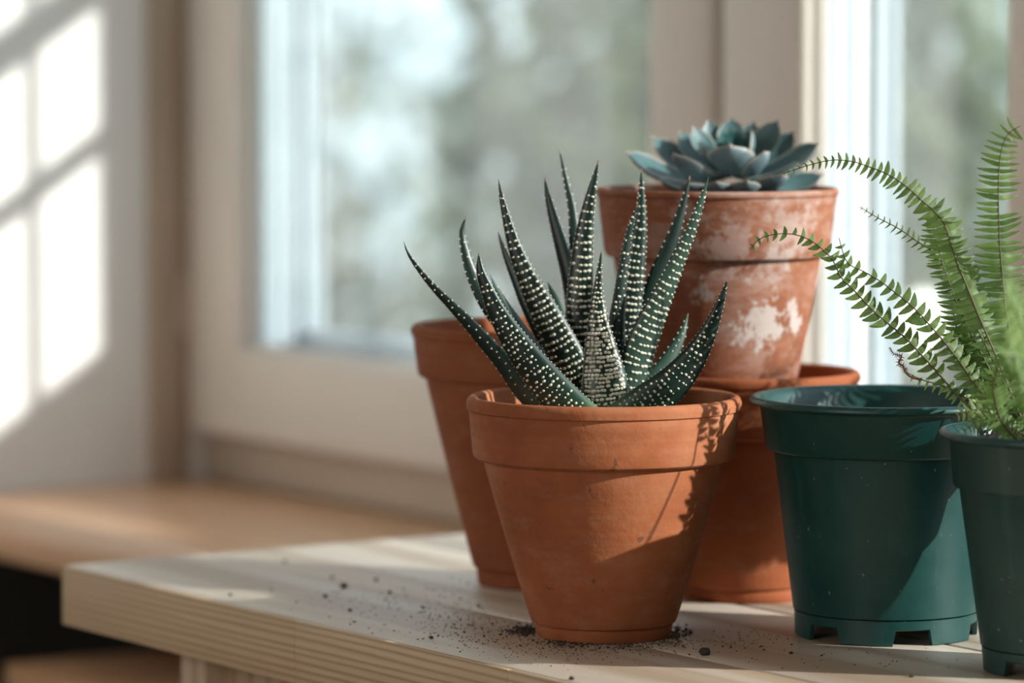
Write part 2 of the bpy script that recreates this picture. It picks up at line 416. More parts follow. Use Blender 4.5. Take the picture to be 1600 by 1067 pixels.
# rear pot carrying the rosette pot
PR = base_at(1166, 930)
rp = thing('clay_pot', PR, 'deep orange terracotta pot standing under the weathered rosette pot', 'pot')
clay_pot(rp, .0575, .1150, .0365, .0335, .0066, .0508, .0548, .0830, .0050, TC_C)
soil_disc(rp, .0485, .1010)
# weathered pot with rosette
PU = Vector((PR.x, PR.y, 0)) + RGT * ((1118 - 1166) * .000324) ; PU.z = T + .103
def on_cam(px, py, r, c, zoff):      # local point on the pot's face seen at a pixel
    k = (px - 1118) * .000324; f = -math.sqrt(max(r * r - k * k, 0)); v = RGT * k + FWD * f; return (v.x, v.y, zoff)
blobs = [(on_cam(1185, 485, .048, 0, .037), .019, .42, 1.15, .9), (on_cam(1240, 488, .049, 0, .038), .010, .36, 1.3, .9), (on_cam(1160, 505, .047, 0, .032), .016, .52, 1.0, .8),
         (on_cam(1090, 432, .052, 0, .054), .014, .60, .9, .6), (on_cam(1235, 462, .05, 0, .046), .007, .4, 1.2, .8), (on_cam(1220, 345, .058, 0, .084), .028, .45, 1.0, .38),
         (on_cam(1120, 370, .058, 0, .076), .026, .45, 1.0, .34), (on_cam(1200, 400, .056, 0, .067), .020, .45, 1.0, .38), (on_cam(1060, 310, .06, 0, .094), .014, .5, 1.0, .3)]
TC_D = terracotta('terracotta_weathered', dark=(.17, .062, .035), mid=(.30, .105, .052), pale=(.36, .16, .095), chalk=1.0, seed=13, blobs=blobs)
ep = thing('potted_rosette_succulent', PU, 'chalk-stained terracotta pot with a blue-green rosette succulent, stacked on another pot', 'potted plant')
UH = CP.z + ray(1118, 293).z * dpt(930) - PU.z
clay_pot(ep, .0616, UH, .0405, .0385, .004, .0522, .0570, UH - .0352, .0032, TC_D, 1, th=.0062)
soil_disc(ep, .0545, UH - .006, .002)

# plastic pots with notched feet
def plastic_pot(parent, Rr, H, ru, rcb, hcb, rbt, rbb, hg, rb, m, asname, notch0, nn=6, nw=R(11)):
    th = .0013
    prof = [(.0001, hg + .001), (rbb - .004, hg + .001), (rbb - .0012, hg + .0002), (rbb, hg + .001)]
    for k in range(1, 7): t = k / 6; prof.append((rbb + (rbt - rbb) * t, hg + .001 + (hcb - hg - .001) * t))
    pr_in = [(rbt - th, hcb + .001), (rbb - th, hg + .004), (.0001, hg + .003)]
    body = lathe(asname, prof + [(rbt, hcb), (rbt + .0003, hcb + .001)] + pr_in, m, parent, n=144)
    host = body if asname == 'pot' else parent
    rimp = [(rbt - .0001, hcb), (rcb - .0012, hcb + .0004), (rcb, hcb + .0016), (ru, H - .0052), (ru + .0014, H - .0040), (Rr - .0010, H - .0036), (Rr, H - .0030), (Rr + .0001, H - .0020), (Rr - .0008, H - .0006),
            (Rr - .0022, H), (Rr - .0038, H - .0004), (ru - th, H - .0035), (rcb - th, hcb + .0022), (rbt - th, hcb + .0010)]
    lathe('rim', rimp, m, host, n=144, ang=50)
    # foot ring
    ths = []
    for k in range(nn):
        c = notch0 + 2 * math.pi * k / nn; nx = notch0 + 2 * math.pi * (k + 1) / nn
        ths += [(c - nw, 1), (c - nw * .5, 1), (c, 1), (c + nw * .5, 1), (c + nw, 1), (c + nw + .035, 0)]
        a0 = c + nw + .035; a1 = nx - nw - .035
        ths += [(a0 + (a1 - a0) * t / 8, 0) for t in range(1, 9)]
    V = []; Fc = []; n = len(ths)
    for a, nf in ths:
        zl = hg * .62 if nf else 0
        ca, sa = math.cos(a), math.sin(a)
        def rr(z): return rb + (rbb - .0006 - rb) * z / hg
        for r_, z_ in ((rr(hg), hg + .0001), (rr(zl + .0006), zl + .0006), (rr(zl) - .0006, zl), (rr(zl) - .0022, zl), (rr(hg) - .0026, hg + .0001)): V.append((r_ * ca, r_ * sa, z_))
    for i in range(n):
        j = (i + 1) % n
        for k in range(4): Fc.append((i * 5 + k, j * 5 + k, j * 5 + k + 1, i * 5 + k + 1))
    fo = pyobj('foot_ring', V, Fc, m, host, ang=40)
    return body
PG = base_at(1384, 990)
gp = thing('plastic_plant_pot', PG, 'large empty dark green plastic pot with notched feet', 'pot')
camang = math.atan2(-FWD.y, -FWD.x)              # direction from a pot to the camera
plastic_pot(gp, .0655, .1138, .0603, .0574, .0880, .0536, .0442, .0118, .0432, GREEN, 'body', camang + R(12))
PN = base_at(1658, 1046)
fp = thing('potted_fern', PN, 'small dark green plastic pot with a feathery green sword fern at the right edge', 'potted plant')
plastic_pot(fp, .0558, .1085, .0508, .0490, .0820, .0462, .0362, .0105, .0352, GREEN2, 'pot', camang - R(40))
soil_disc(fp, .0478, .1015)

# ------------------------------------------------------------------ zebra plant leaves
zm = M('zebra_leaf', (.010, .04, .028), .38)
zn = zm.noise(zm.coord(), 90, 3, .5)
uvn = zm.n('ShaderNodeUVMap'); sxy = zm.n('ShaderNodeSeparateXYZ'); zm.l(uvn.outputs[0], sxy.inputs[0])
zc = zm.ramp(zn, [(.3, (.003, .013, .010)), (.7, (.007, .027, .018))])
zt_ = zm.ramp(sxy.outputs['X'], [(.0, (.10, .15, .06)), (.14, (.015, .04, .02)), (.34, (0, 0, 0))])
zc = zm.mix(1.0, zc, zt_, 'ADD')
tipm = zm.math('GREATER_THAN', sxy.outputs['X'], .985)
zc = zm.mix(zm.math('MULTIPLY', tipm, .8), zc, (.30, .12, .05))
zm.color(zc); ZL = zm.m
ZL2 = plain('zebra_leaf_pale', (.022, .055, .038), .4, .2, 60)
BUMPM = plain('tubercle_white', (.66, .64, .50), .55, .12, 300)
ico = bmesh.new(); bmesh.ops.create_icosphere(ico, subdivisions=2, radius=1)
IV = np.array([v.co[:] for v in ico.verts]); IF = np.array([[v.index for v in f.verts] for f in ico.faces]); ico.free()
ico = bmesh.new(); bmesh.ops.create_icosphere(ico, subdivisions=1, radius=1)
IV1 = np.array([v.co[:] for v in ico.verts]); IF1 = np.array([[v.index for v in f.verts] for f in ico.faces]); ico.free()
PD = dpt(991.5); MPP = PD / F * 1.0
def npv(v): return np.array(v[:], float)
def zebra_leaf(tr, db, dt, mode, twist=0, thick=.42, mat=None, dens=1.0):
    """tr: (px, py, half width px) from base to tip; db, dt: depth offsets of base and tip from the pot's axis (m)"""
    n = 34
    S = catmull(tr, n)
    P = []; W = []
    for i, s in enumerate(S):
        t = i / (n - 1); d = PD + db + (dt - db) * t
        P.append(npv(at_d(s[0], s[1], d) - PF)); W.append(max(s[2], .25) * d / F)
    P = np.array(P); W = np.array(W)
    Tn = np.gradient(P, axis=0); Tn /= np.linalg.norm(Tn, axis=1)[:, None]
    view = -npv(FWD) + np.array([0, 0, .08])
    q = Quaternion(npv(Tn[n // 2]), twist)
    V = []; UVs = []; Fr = []
    na = 14
    for i in range(n):
        N = view - Tn[i] * view.dot(Tn[i]); N /= np.linalg.norm(N)
        Sd = np.cross(Tn[i], N)
        c, s_ = math.cos(twist), math.sin(twist)
        N2 = N * c + Sd * s_; S2 = Sd * c - N * s_
        wv = W[i] / max(.5, abs(c) + .25 * abs(s_))
        Fr.append((P[i], S2, N2, wv))
        for j in range(na):
            a = 2 * math.pi * j / na
            x = math.cos(a); y = math.sin(a)
            yy = (thick * abs(y) ** .85 if y > 0 else -.16 * thick * abs(y)) 
            V.append(P[i] + S2 * x * wv + N2 * yy * wv); UVs.append((i / (n - 1), j / na))
    Fc = [(i * na + j, (i + 1) * na + j, (i + 1) * na + (j + 1) % na, i * na + (j + 1) % na) for i in range(n - 1) for j in range(na)]
    V.append(P[-1] + Tn[-1] * .0004); UVs.append((1, 0)); k = len(V) - 1
    Fc += [((n - 1) * na + j, k, (n - 1) * na + (j + 1) % na) for j in range(na)]
    lf = pyobj('leaf', V, [f[::-1] for f in Fc], mat or ZL, zp, ang=75, uv=UVs)
    # tubercles
    arc = np.concatenate([[0], np.cumsum(np.linalg.norm(np.diff(P, axis=0), axis=1))])
    BV = []; BF = []; cnt = 0
    def put(sa, a, rx, ry, rz, bright=1):
        nonlocal cnt
        i = int(np.clip(np.searchsorted(arc, sa) - 1, 0, n - 2)); u = (sa - arc[i]) / (arc[i + 1] - arc[i])
        p0, s0, n0, w0 = Fr[i]; p1, s1, n1, w1 = Fr[i + 1]
        p = p0 * (1 - u) + p1 * u; s = s0; nn_ = n0; ww = w0 * (1 - u) + w1 * u
        a = max(-1, min(1, a))
        hgt = thick * (1 - a * a) ** .425 if abs(a) < 1 else 0
        # surface normal
        na_ = nn_ * math.sqrt(max(0, 1 - a * a)) + s * a * thick * 1.3; na_ /= np.linalg.norm(na_)
        tt = Tn[i]; ss = np.cross(tt, na_)
        ctr = p + s * a * ww + nn_ * hgt * ww
        iv, if_ = (IV, IF) if rx > .0006 else (IV1, IF1)
        BV.append(ctr + iv[:, :1] * ss * rx + iv[:, 1:2] * tt * ry + iv[:, 2:] * na_ * rz)
        BF.append(if_ + cnt); cnt += len(iv)
    mm = PD / F
    L = arc[-1]
    if mode in ('band', 'dense'):
        sp = (7.4 if mode == 'dense' else 12.4) * mm / dens
        s_ = .012 * L
        while s_ < L * .93:
            i = int(np.clip(np.searchsorted(arc, s_), 0, n - 1)); ww = Fr[i][3] / mm
            big = min(1, ww / 17)
            step = (5.0 if mode == 'dense' else 6.6)
            m_ = max(1, int(round(2 * ww * .88 / step)))
            if ww < 4: m_ = 1 if random.random() < .5 else 2
            slant = random.uniform(-.5, .5) * mm * 2
            gap = random.random()
            for k in range(m_):
                a = (-.9 + 1.8 * (k + .5) / m_) if m_ > 1 else random.choice((-.7, .7, 0))
                if random.random() < .10 and m_ > 3: continue
                a += random.uniform(-.06, .06)
                r = random.uniform(2.2, 3.2 if mode == 'band' else 2.8) * mm * (.5 + .5 * big)
                long = random.uniform(1.0, 1.5) if mode == 'band' else random.uniform(1.0, 1.45)
                dd = (-3.0 * (1 - a * a) * big + random.uniform(-.8, .8)) * mm + slant * a
                put(min(L * .99, max(0, s_ + dd)), a, r * long, r * (1.0 if mode == 'dense' else .82), r * .55)
            s_ += sp * random.uniform(.85, 1.15) * (.8 + .35 * (1 - big) + .1)
        for side in (-1, 1):
            s_ = .03 * L
            while s_ < L * .95:
                put(s_, side * .99, 1.3 * mm, 1.6 * mm, 1.3 * mm); s_ += random.uniform(7, 12) * mm
    elif mode == 'dots':
        s_ = .01 * L; row = 0
        while s_ < L * .95:
            i = int(np.clip(np.searchsorted(arc, s_), 0, n - 1)); ww = Fr[i][3] / mm
            m_ = max(1, int(round(2 * ww * .9 / 7.4)))
            for k in range(m_):
                a = (-.92 + 1.7 * (k + .5 + .25 * (row % 2)) / m_) if m_ > 1 else random.choice((-.6, .5))
                if random.random() < (.5 if a > .45 else .12): continue
                r = random.uniform(1.3, 2.3) * mm * (.7 + .3 * min(1, ww / 12))
                put(min(L * .99, max(0, s_ + random.uniform(-1.6, 1.6) * mm)), a + random.uniform(-.05, .05), r * random.uniform(1, 1.5), r, r * .7)
            s_ += random.uniform(8.0, 11) * mm; row += 1
        for side in (-1, 1):
            s_ = .02 * L
            while s_ < L * .97:
                put(s_, side * 1.0, 1.0 * mm, 1.2 * mm, 1.0 * mm); s_ += random.uniform(6, 9) * mm
    elif mode in ('edge', 'smooth'):
        for side in (-1, 1):
            s_ = .03 * L
            while s_ < L * .93:
                put(s_, side * .97, 1.35 * mm, 1.7 * mm, 1.3 * mm); s_ += random.uniform(10, 17) * mm
        if mode == 'edge':
            s_ = .05 * L
            while s_ < L * .9:
                put(s_, random.uniform(-.25, .55), 1.7 * mm, 1.5 * mm, 1.2 * mm); s_ += random.uniform(9, 15) * mm
    if BV:
        me = bpy.data.meshes.new('tubercles'); me.from_pydata(np.concatenate(BV).tolist(), [], np.concatenate(BF).tolist()); me.update()
        me.polygons.foreach_set('use_smooth', [True] * len(me.polygons))
        b = link('tubercles', me, BUMPM, lf); b['kind'] = 'stuff'
    return lf

ZLV = [  # back leaves first
 ([(905, 660, 12), (903, 560, 13), (901, 470, 12), (899, 420, 11), (898, 370, 9.5), (894, 325, 7), (885, 285, 4.5), (879, 255, 2.5), (874, 234, .5)], .018, .045, 'smooth', .2, None),
 ([(910, 660, 15), (905, 560, 15), (898, 480, 15), (890, 430, 14), (878, 385, 12), (865, 340, 8.5), (856, 305, 5), (851, 278, .6)], .012, .035, 'smooth', -.2, None),
 ([(925, 655, 14), (890, 590, 13), (850, 530, 12), (825, 480, 11), (808, 440, 9), (793, 405, 6), (783, 378, 3), (778, 362, .5)], .01, .03, 'smooth', -.3, None),
 ([(900, 600, 10), (885, 530, 9), (872, 480, 7), (862, 455, 4), (856, 441, .6)], .03, .05, 'none', 0, ZL2),
 ([(985, 655, 17), (1000, 560, 17), (1014, 480, 17), (1024, 440, 15.5), (1040, 400, 13), (1055, 360, 10), (1066, 325, 6.5), (1073, 297, 3.5), (1078, 275, .6)], .015, .03, 'smooth', .25, None),
 ([(930, 660, 15), (895, 620, 15), (862, 580, 14), (835, 545, 12), (812, 510, 9.5), (790, 476, 6.5), (775, 450, 3.5), (766, 430, .6)], 0, .015, 'smooth', .5, ZL2),
 ([(915, 665, 20), (870, 615, 22), (835, 565, 21), (800, 520, 19), (770, 485, 16), (748, 450, 12.5), (733, 415, 9.5), (724, 380, 6.5), (722, 358, 4), (729, 338, .5)], .005, .015, 'edge', .35, None),
 ([(975, 660, 20), (980, 580, 20), (982, 525, 19), (985, 484, 18.5), (990, 434, 17.5), (996, 385, 14), (1001, 344, 9.5), (1002, 305, 5.5), (1002, 264, .6)], .01, .02, 'band', .1, None),
 ([(920, 660, 22), (912, 590, 23), (906, 540, 22.5), (905, 490, 22), (907, 440, 20), (910, 395, 17), (915, 350, 12.5), (921, 315, 9), (928, 282, 5), (935, 251, .6)], .005, .01, 'band', -.1, None),
 ([(900, 662, 16), (860, 650, 17), (820, 612, 17.5), (790, 570, 16), (762, 538, 13.5), (735, 508, 11), (705, 477, 8), (675, 446, 5.5), (650, 415, 3.5), (637, 395, 2), (631, 378, .5)], -.015, -.01, 'edge', -.35, None),
 ([(945, 665, 30), (918, 620, 31), (892, 570, 30), (868, 522, 27), (845, 476, 22.5), (822, 430, 16.5), (803, 382, 11), (790, 335, 6.5), (783, 305, 3.5), (779, 280, .6)], -.005, .002, 'band', -.2, None),
 ([(975, 660, 20), (966, 600, 20), (962, 550, 19), (963, 510, 15), (968, 465, 11), (973, 425, 9), (979, 385, 7), (986, 352, 4.5), (996, 319, .5)], -.008, -.002, 'dots', .35, None),
 ([(995, 650, 16), (1012, 605, 16), (1037, 573, 14.5), (1054, 545, 11), (1066, 520, 6.5), (1075, 490, .6)], -.005, .01, 'edge', .2, ZL2),
 ([(978, 660, 27), (985, 615, 28), (995, 560, 28), (1015, 505, 24), (1040, 450, 17), (1062, 400, 12.5), (1079, 360, 9.5), (1092, 325, 6.5), (1100, 300, 3.5), (1107, 277, .6)], -.012, -.004, 'band', .35, ZL2),
 ([(960, 660, 28), (1010, 628, 30), (1045, 604, 29), (1073, 574, 24), (1094, 543, 18), (1110, 512, 12.5), (1122, 482, 8), (1130, 458, 4.5), (1137, 436, .6)], -.03, -.03, 'dots', .15, None),
 ([(955, 672, 34), (948, 630, 38), (944, 590, 35), (939, 545, 26), (935, 505, 17), (934, 470, 10.5), (935, 440, 6), (937, 415, 3.2), (940, 391, .5)], -.026, -.02, 'dense', 0, None),
 ([(930, 668, 30), (895, 640, 31), (858, 602, 30), (825, 562, 26), (797, 522, 20.5), (775, 484, 15), (760, 450, 10.5), (750, 422, 6.5), (748, 395, .5)], -.032, -.03, 'dots', -.25, None),
]
for tr_, db, dt, mode, tw, mt in ZLV: zebra_leaf(tr_, db, dt, mode, tw, mat=mt)

# ------------------------------------------------------------------ rosette succulent
def rosette_mat(nm_, lo_, hi_):
    em = M(nm_, lo_, .45)
    uvn = em.n('ShaderNodeUVMap'); sxy = em.n('ShaderNodeSeparateXYZ'); em.l(uvn.outputs[0], sxy.inputs[0])
    en = em.noise(em.coord(), 70, 4, .6)
    bc = em.ramp(en, [(.3, lo_), (.7, hi_)])
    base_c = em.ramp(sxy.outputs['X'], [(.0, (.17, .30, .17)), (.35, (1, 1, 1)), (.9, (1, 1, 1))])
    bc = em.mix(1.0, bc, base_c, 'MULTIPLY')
    edge = em.math('ABSOLUTE', em.math('SUBTRACT', em.math('MULTIPLY', sxy.outputs['Y'], 2), 1))
    ee = em.ramp(edge, [(.84, (0, 0, 0)), (.97, (1, 1, 1))])
    bc = em.mix(em.math('MULTIPLY', ee, .85), bc, (.50, .47, .40))
    tp = em.ramp(sxy.outputs['X'], [(.93, (0, 0, 0)), (1.0, (1, 1, 1))])
    bc = em.mix(em.math('MULTIPLY', tp, .8), bc, (.45, .30, .24)); em.color(bc)
    return em.m
EL = rosette_mat('rosette_leaf', (.10, .15, .17), (.175, .235, .255)); ELT = rosette_mat('rosette_leaf_upper_shaded', (.045, .115, .115), (.095, .17, .175))  # upper faces darkened: shade inside the rosette put into the colour
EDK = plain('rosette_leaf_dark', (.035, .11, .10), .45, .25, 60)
ED = dpt(930)
def rosette_leaf(tip, base, wmm, dark=False, curl=.12, thick=.16, cup=.22):
    A = npv(at_d(base[0], base[1], ED + base[2]) - PU); B = npv(at_d(tip[0], tip[1], ED + tip[2]) - PU)
    ax = B - A; L = np.linalg.norm(ax); ax /= L
    up = np.array([0, 0, 1.0]) + npv(FWD) * (-.5 if tip[2] > -.032 else .05)
    N0 = up - ax * up.dot(ax); N0 /= np.linalg.norm(N0); S = np.cross(ax, N0)
    n = 18; na = 9
    V = []; UVs = []
    for i in range(n):
        t = i / (n - 1)
        wv = (.30 + .70 * math.sin(min(1, t / .70) * math.pi / 2) ** 1.3) if t < .70 else max(0, 1 - ((t - .70) / .30) ** 1.4) ** .85
        if t > .93: wv = max(wv * .55, .03)
        hw = wmm * .0005 * wv
        sag = -math.sin(t * math.pi) * curl * L
        c = A + ax * L * t + N0 * sag
        th = thick * wmm * .001 * (.55 + .45 * math.sin(t * math.pi)) * (1 if t < .9 else max(.1, (1 - t) / .1))
        for side in (0, 1):
            for j in range(na):
                a = -1 + 2 * j / (na - 1)
                if side: a = -a
                z_ = cup * a * a * hw
                if side: z_ -= th * (1 - a * a) ** .6 if abs(a) < 1 else 0
                V.append(c + S * a * hw + N0 * z_); UVs.append((t, (a + 1) / 2))
    m_ = 2 * na
    Fc = [(i * m_ + j, i * m_ + (j + 1) % m_, (i + 1) * m_ + (j + 1) % m_, (i + 1) * m_ + j) for i in range(n - 1) for j in range(m_)]
    Fc += [tuple(range((n - 1) * m_, n * m_))]
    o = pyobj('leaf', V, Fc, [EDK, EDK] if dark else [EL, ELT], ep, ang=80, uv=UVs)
    o.data.polygons.foreach_set('material_index', [1 if (k < (n - 1) * m_ and k % m_ < na - 1) else 0 for k in range(len(Fc))])
    return o
RL = [((978, 236, -.010), (1118, 284, -.004), 19), ((1018, 212, .028), (1125, 277, .008), 17), ((1061, 204, .030), (1132, 272, .008), 15),
      ((1051, 238, -.034), (1130, 276, -.008), 17), ((1082, 197, .016), (1137, 264, .004), 13), ((1105, 187, .022), (1141, 262, .006), 14),
      ((1143, 183, .022), (1146, 260, .006), 15), ((1140, 225, -.036), (1146, 270, -.008), 24), ((1178, 189, .024), (1151, 262, .006), 14),
      ((1216, 187, .010), (1154, 266, .002), 17), ((1174, 203, -.010), (1148, 260, -.002), 17), ((1241, 204, .026), (1158, 270, .006), 17),
      ((1281, 223, -.004), (1162, 277, -.001), 20), ((1288, 272, .018), (1168, 284, .004), 18), ((1226, 271, -.042), (1158, 289, -.012), 19),
      ((1168, 281, -.055), (1150, 287, -.012), 17), ((1119, 283, -.054), (1138, 288, -.012), 17), ((1072, 284, -.046), (1125, 287, -.010), 18),
      ((1030, 280, -.026), (1120, 287, -.006), 17), ((1100, 225, .046), (1138, 275, .010), 16), ((1165, 222, .048), (1150, 275, .010), 16), ((1205, 228, .044), (1156, 277, .010), 16),
      ((1250, 255, -.028), (1160, 284, -.008), 18), ((1098, 224, -.022), (1140, 268, -.005), 15),
      ((1128, 206, .002), (1142, 256, .001), 10), ((1152, 204, .004), (1146, 256, .001), 10), ((1139, 201, .010), (1144, 256, .003), 10), ((1158, 212, -.004), (1146, 256, -.001), 9),
      ((1135, 216, -.008), (1143, 256, -.001), 9), ((1195, 236, -.030), (1152, 274, -.008), 17)]
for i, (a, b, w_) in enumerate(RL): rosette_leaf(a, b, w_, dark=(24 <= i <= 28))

# ------------------------------------------------------------------ fern
FL1 = leaf_mat('fern_leaflet', (.11, .19, .06), (.22, .32, .11), .5, .5, 40)
FL2 = leaf_mat('fern_leaflet_pale', (.20, .30, .10), (.32, .42, .17), .45, .5, 40)
FSTEM = plain('fern_stem', (.10, .075, .03), .6, .2, 40); FBROWN = plain('fern_stem_dry', (.20, .075, .035), .7, .2, 40)
def leaflet_mesh(name, falc, wid, mat):
    V = []; Fc = []; n = 8
    for i in range(n + 1):
        t = i / n
        ww = wid * (1.0 if t < .12 else 1) * (1 - t ** 1.8) ** .8 * (.72 + .28 * math.sin(min(t * 5, math.pi / 2)))
        cx = t; cy = falc * t * t; z = -.10 * t * t + .02 * math.sin(t * 9)
        ser = .012 * (i % 2)
        V += [(cx - .02, cy + ww + ser + (.05 if i == 0 else 0), z - .03), (cx, cy, z), (cx, cy - ww * .8 - ser, z - .03)]
    for i in range(n):
        a = i * 3
        Fc += [(a, a + 1, a + 4, a + 3), (a + 1, a + 2, a + 5, a + 4)]
    me = bpy.data.meshes.new(name); me.from_pydata(V, [], Fc); me.update(); me.materials.append(mat)
    me.polygons.foreach_set('use_smooth', [True] * len(me.polygons)); return me
LMS = {'g': [leaflet_mesh('leaflet', f, w_, FL1) for f, w_ in ((.12, .15), (.18, .17), (.08, .14), (.22, .16))],
       'p': [leaflet_mesh('leaflet', f, w_, FL2) for f, w_ in ((.14, .19), (.2, .21), (.1, .17))]}
FD = dpt(1046); n_single = 0
def frond(tr, db, dt, lens, sp=6.2, kind='g', single=True, nrm=None, droop=0.0, stem=None, fwd=.35, bare=0.12, mid_d=None, wsc=1.0):
    """tr centre line px from base to tip; lens: leaflet length px at (base, middle, near tip, tip)"""
    global n_single
    n = 40; S = catmull(tr, n); P = []
    for i, s in enumerate(S):
        t = i / (n - 1); d = FD + db + (dt - db) * t
        if mid_d: d += mid_d * math.sin(t * math.pi)
        P.append(npv(at_d(s[0], s[1], d) - PN))
    P = np.array(P); Tn = np.gradient(P, axis=0); Tn /= np.linalg.norm(Tn, axis=1)[:, None]
    mm = FD / F
    # stem tube
    V = []; na = 6
    for i in range(n):
        r = (2.0 - 1.3 * i / (n - 1)) * mm
        a1 = np.cross(Tn[i], [0, 0, 1.0]); 
        if np.linalg.norm(a1) < 1e-3: a1 = np.array([1.0, 0, 0])
        a1 /= np.linalg.norm(a1); a2 = np.cross(Tn[i], a1)
        for j in range(na): V.append(P[i] + a1 * r * math.cos(j * 2 * math.pi / na) + a2 * r * math.sin(j * 2 * math.pi / na))
    Fc = [(i * na + j, i * na + (j + 1) % na, (i + 1) * na + (j + 1) % na, (i + 1) * na + j) for i in range(n - 1) for j in range(na)]
    fr_ = pyobj('frond', V, Fc, stem or FSTEM, fp, ang=80)
    arc = np.concatenate([[0], np.cumsum(np.linalg.norm(np.diff(P, axis=0), axis=1))]); L = arc[-1]
    view = npv(-FWD) + np.array([0, 0, .35]) if nrm is None else np.array(nrm, float)
    s_ = bare * L; JV = []; JF = []; JM = []; cnt = 0
    step = sp * mm
    while s_ < L * .995:
        t = s_ / L; i = int(np.clip(np.searchsorted(arc, s_) - 1, 0, n - 2)); u = (s_ - arc[i]) / (arc[i + 1] - arc[i]); p = P[i] * (1 - u) + P[i + 1] * u
        tt = Tn[i]; N = view - tt * view.dot(tt); N /= np.linalg.norm(N); Sd = np.cross(N, tt)
        ln = np.interp(t, [bare, .35, .6, .85, 1], lens) * mm
        for sg in (-1, 1):
            l_ = ln * random.uniform(.88, 1.08)
            if random.random() < .03: continue
            X = Sd * sg + tt * (fwd + random.uniform(-.12, .12)) + np.array([0, 0, -droop]) + N * random.uniform(-.30, .12); X /= np.linalg.norm(X)
            Z_ = N - X * N.dot(X) + X * 0; Z_ = Z_ / np.linalg.norm(Z_)
            Z_ = Z_ + np.cross(X, Z_) * random.uniform(-.35, .35); Z_ /= np.linalg.norm(Z_)
            Y = np.cross(Z_, X); Y *= sg      # auricle towards the tip
            if sg < 0: Z_ = Z_
            if np.dot(Y, tt) < 0: Y = -Y
            me = random.choice(LMS[kind])
            Mx = Matrix(((X[0] * l_, Y[0] * l_ * wsc, Z_[0] * l_, p[0]), (X[1] * l_, Y[1] * l_ * wsc, Z_[1] * l_, p[1]), (X[2] * l_, Y[2] * l_ * wsc, Z_[2] * l_, p[2]), (0, 0, 0, 1)))
            if single and n_single < 300 and ln > 3.2 * mm:
                o = bpy.data.objects.new('leaflet', me); C.objects.link(o); o.parent = fr_; o.matrix_local = Mx; n_single += 1
            else:
                vs = np.array([v.co[:] for v in me.vertices]); M3 = np.array(Mx)[:3, :3]
                JV.append(vs @ M3.T + p); JF += [tuple(k + cnt for k in f.vertices) for f in me.polygons]; cnt += len(vs)
        s_ += step * (1 if ln > 8 * mm else .75)
    if JV:
        me = bpy.data.meshes.new('leaflets'); me.from_pydata(np.concatenate(JV).tolist(), [], JF); me.update()
        me.polygons.foreach_set('use_smooth', [True] * len(me.polygons))
        o = link('leaflets', me, LMS[kind][0].materials[0], fr_); o['kind'] = 'stuff'
    return fr_
B0 = (1600, 690)
frond([(1595, 690), (1552, 668), (1500, 622), (1459, 575), (1441, 556), (1417, 530), (1392, 509), (1367, 488), (1346, 466), (1330, 449), (1314, 434), (1304, 411), (1290, 394), (1264, 374), (1232, 365), (1200, 368), (1182, 377), (1173, 389)],
      .03, .07, (16, 25, 24, 16, 8), 15, 'g', fwd=.12, bare=.22, wsc=1.9)
frond([(1605, 690), (1575, 662), (1530, 610), (1505, 573), (1480, 540), (1466, 523), (1445, 499), (1425, 478), (1400, 458), (1375, 439), (1349, 424), (1328, 414), (1319, 400), (1311, 372)],
      .03, .06, (16, 26, 25, 19, 8), 15.5, 'g', fwd=.12, bare=.15, wsc=1.9)
frond([(1615, 690), (1590, 640), (1560, 565), (1530, 495), (1507, 438), (1497, 414), (1487, 385), (1478, 355), (1463, 333), (1441, 314), (1424, 298), (1402, 281), (1380, 269), (1345, 256), (1325, 251), (1300, 250), (1275, 255), (1251, 262), (1222, 272)],
      .01, .05, (26, 36, 29, 16, 5), 11, 'g', fwd=.2, bare=.3, droop=.3, wsc=1.35)
frond([(1640, 690), (1600, 600), (1582, 540), (1572, 490), (1566, 430), (1562, 380), (1560, 320), (1560, 280), (1562, 250), (1567, 225), (1577, 207), (1594, 197)],
      .03, .02, (48, 47, 43, 34, 20), 10.5, 'g', fwd=.0, bare=.15, wsc=.85)
frond([(1610, 685), (1560, 655), (1515, 625), (1475, 604), (1440, 593), (1417, 582)], .03, .05, (20, 22, 20, 15, 9), 13, 'p', fwd=.2, bare=.15, droop=.7)
frond([(1620, 690), (1600, 660), (1570, 600), (1530, 520), (1490, 450), (1460, 396), (1435, 379), (1404, 357), (1371, 340), (1343, 323)],
      .04, .07, (24, 26, 20, 13, 6), 11, 'g', fwd=.3, bare=.3, single=False)
frond([(1615, 690), (1580, 640), (1545, 575), (1512, 510), (1490, 460), (1474, 415), (1462, 370), (1455, 335), (1452, 318)], .05, .06, (26, 30, 30, 26, 10), 8.5, 'g', fwd=.15, bare=.25, single=False)
frond([(1605, 690), (1560, 640), (1525, 585), (1500, 530), (1488, 480), (1480, 440)], .05, .06, (24, 34, 34, 24, 8), 9, 'g', fwd=.2, bare=.15, single=False)
frond([(1617, 690), (1585, 655), (1560, 610), (1545, 560), (1540, 510), (1543, 470)], .05, .06, (28, 36, 36, 28, 8), 9, 'g', fwd=.1, bare=.1, single=False)
frond([(1600, 688), (1575, 665), (1550, 648), (1525, 640), (1495, 650)], .0, .0, (18, 24, 26, 20, 8), 9, 'p', fwd=.3, bare=.1, single=False)
frond([(1610, 688), (1580, 668), (1556, 656), (1530, 658), (1505, 674)], -.01, -.01, (18, 22, 22, 16, 8), 8, 'g', fwd=.3, bare=.1, single=False)
frond([(1590, 688), (1566, 660), (1556, 630), (1552, 600), (1560, 570)], -.01, -.03, (20, 28, 30, 24, 8), 8, 'g', fwd=.1, bare=.1, single=False)
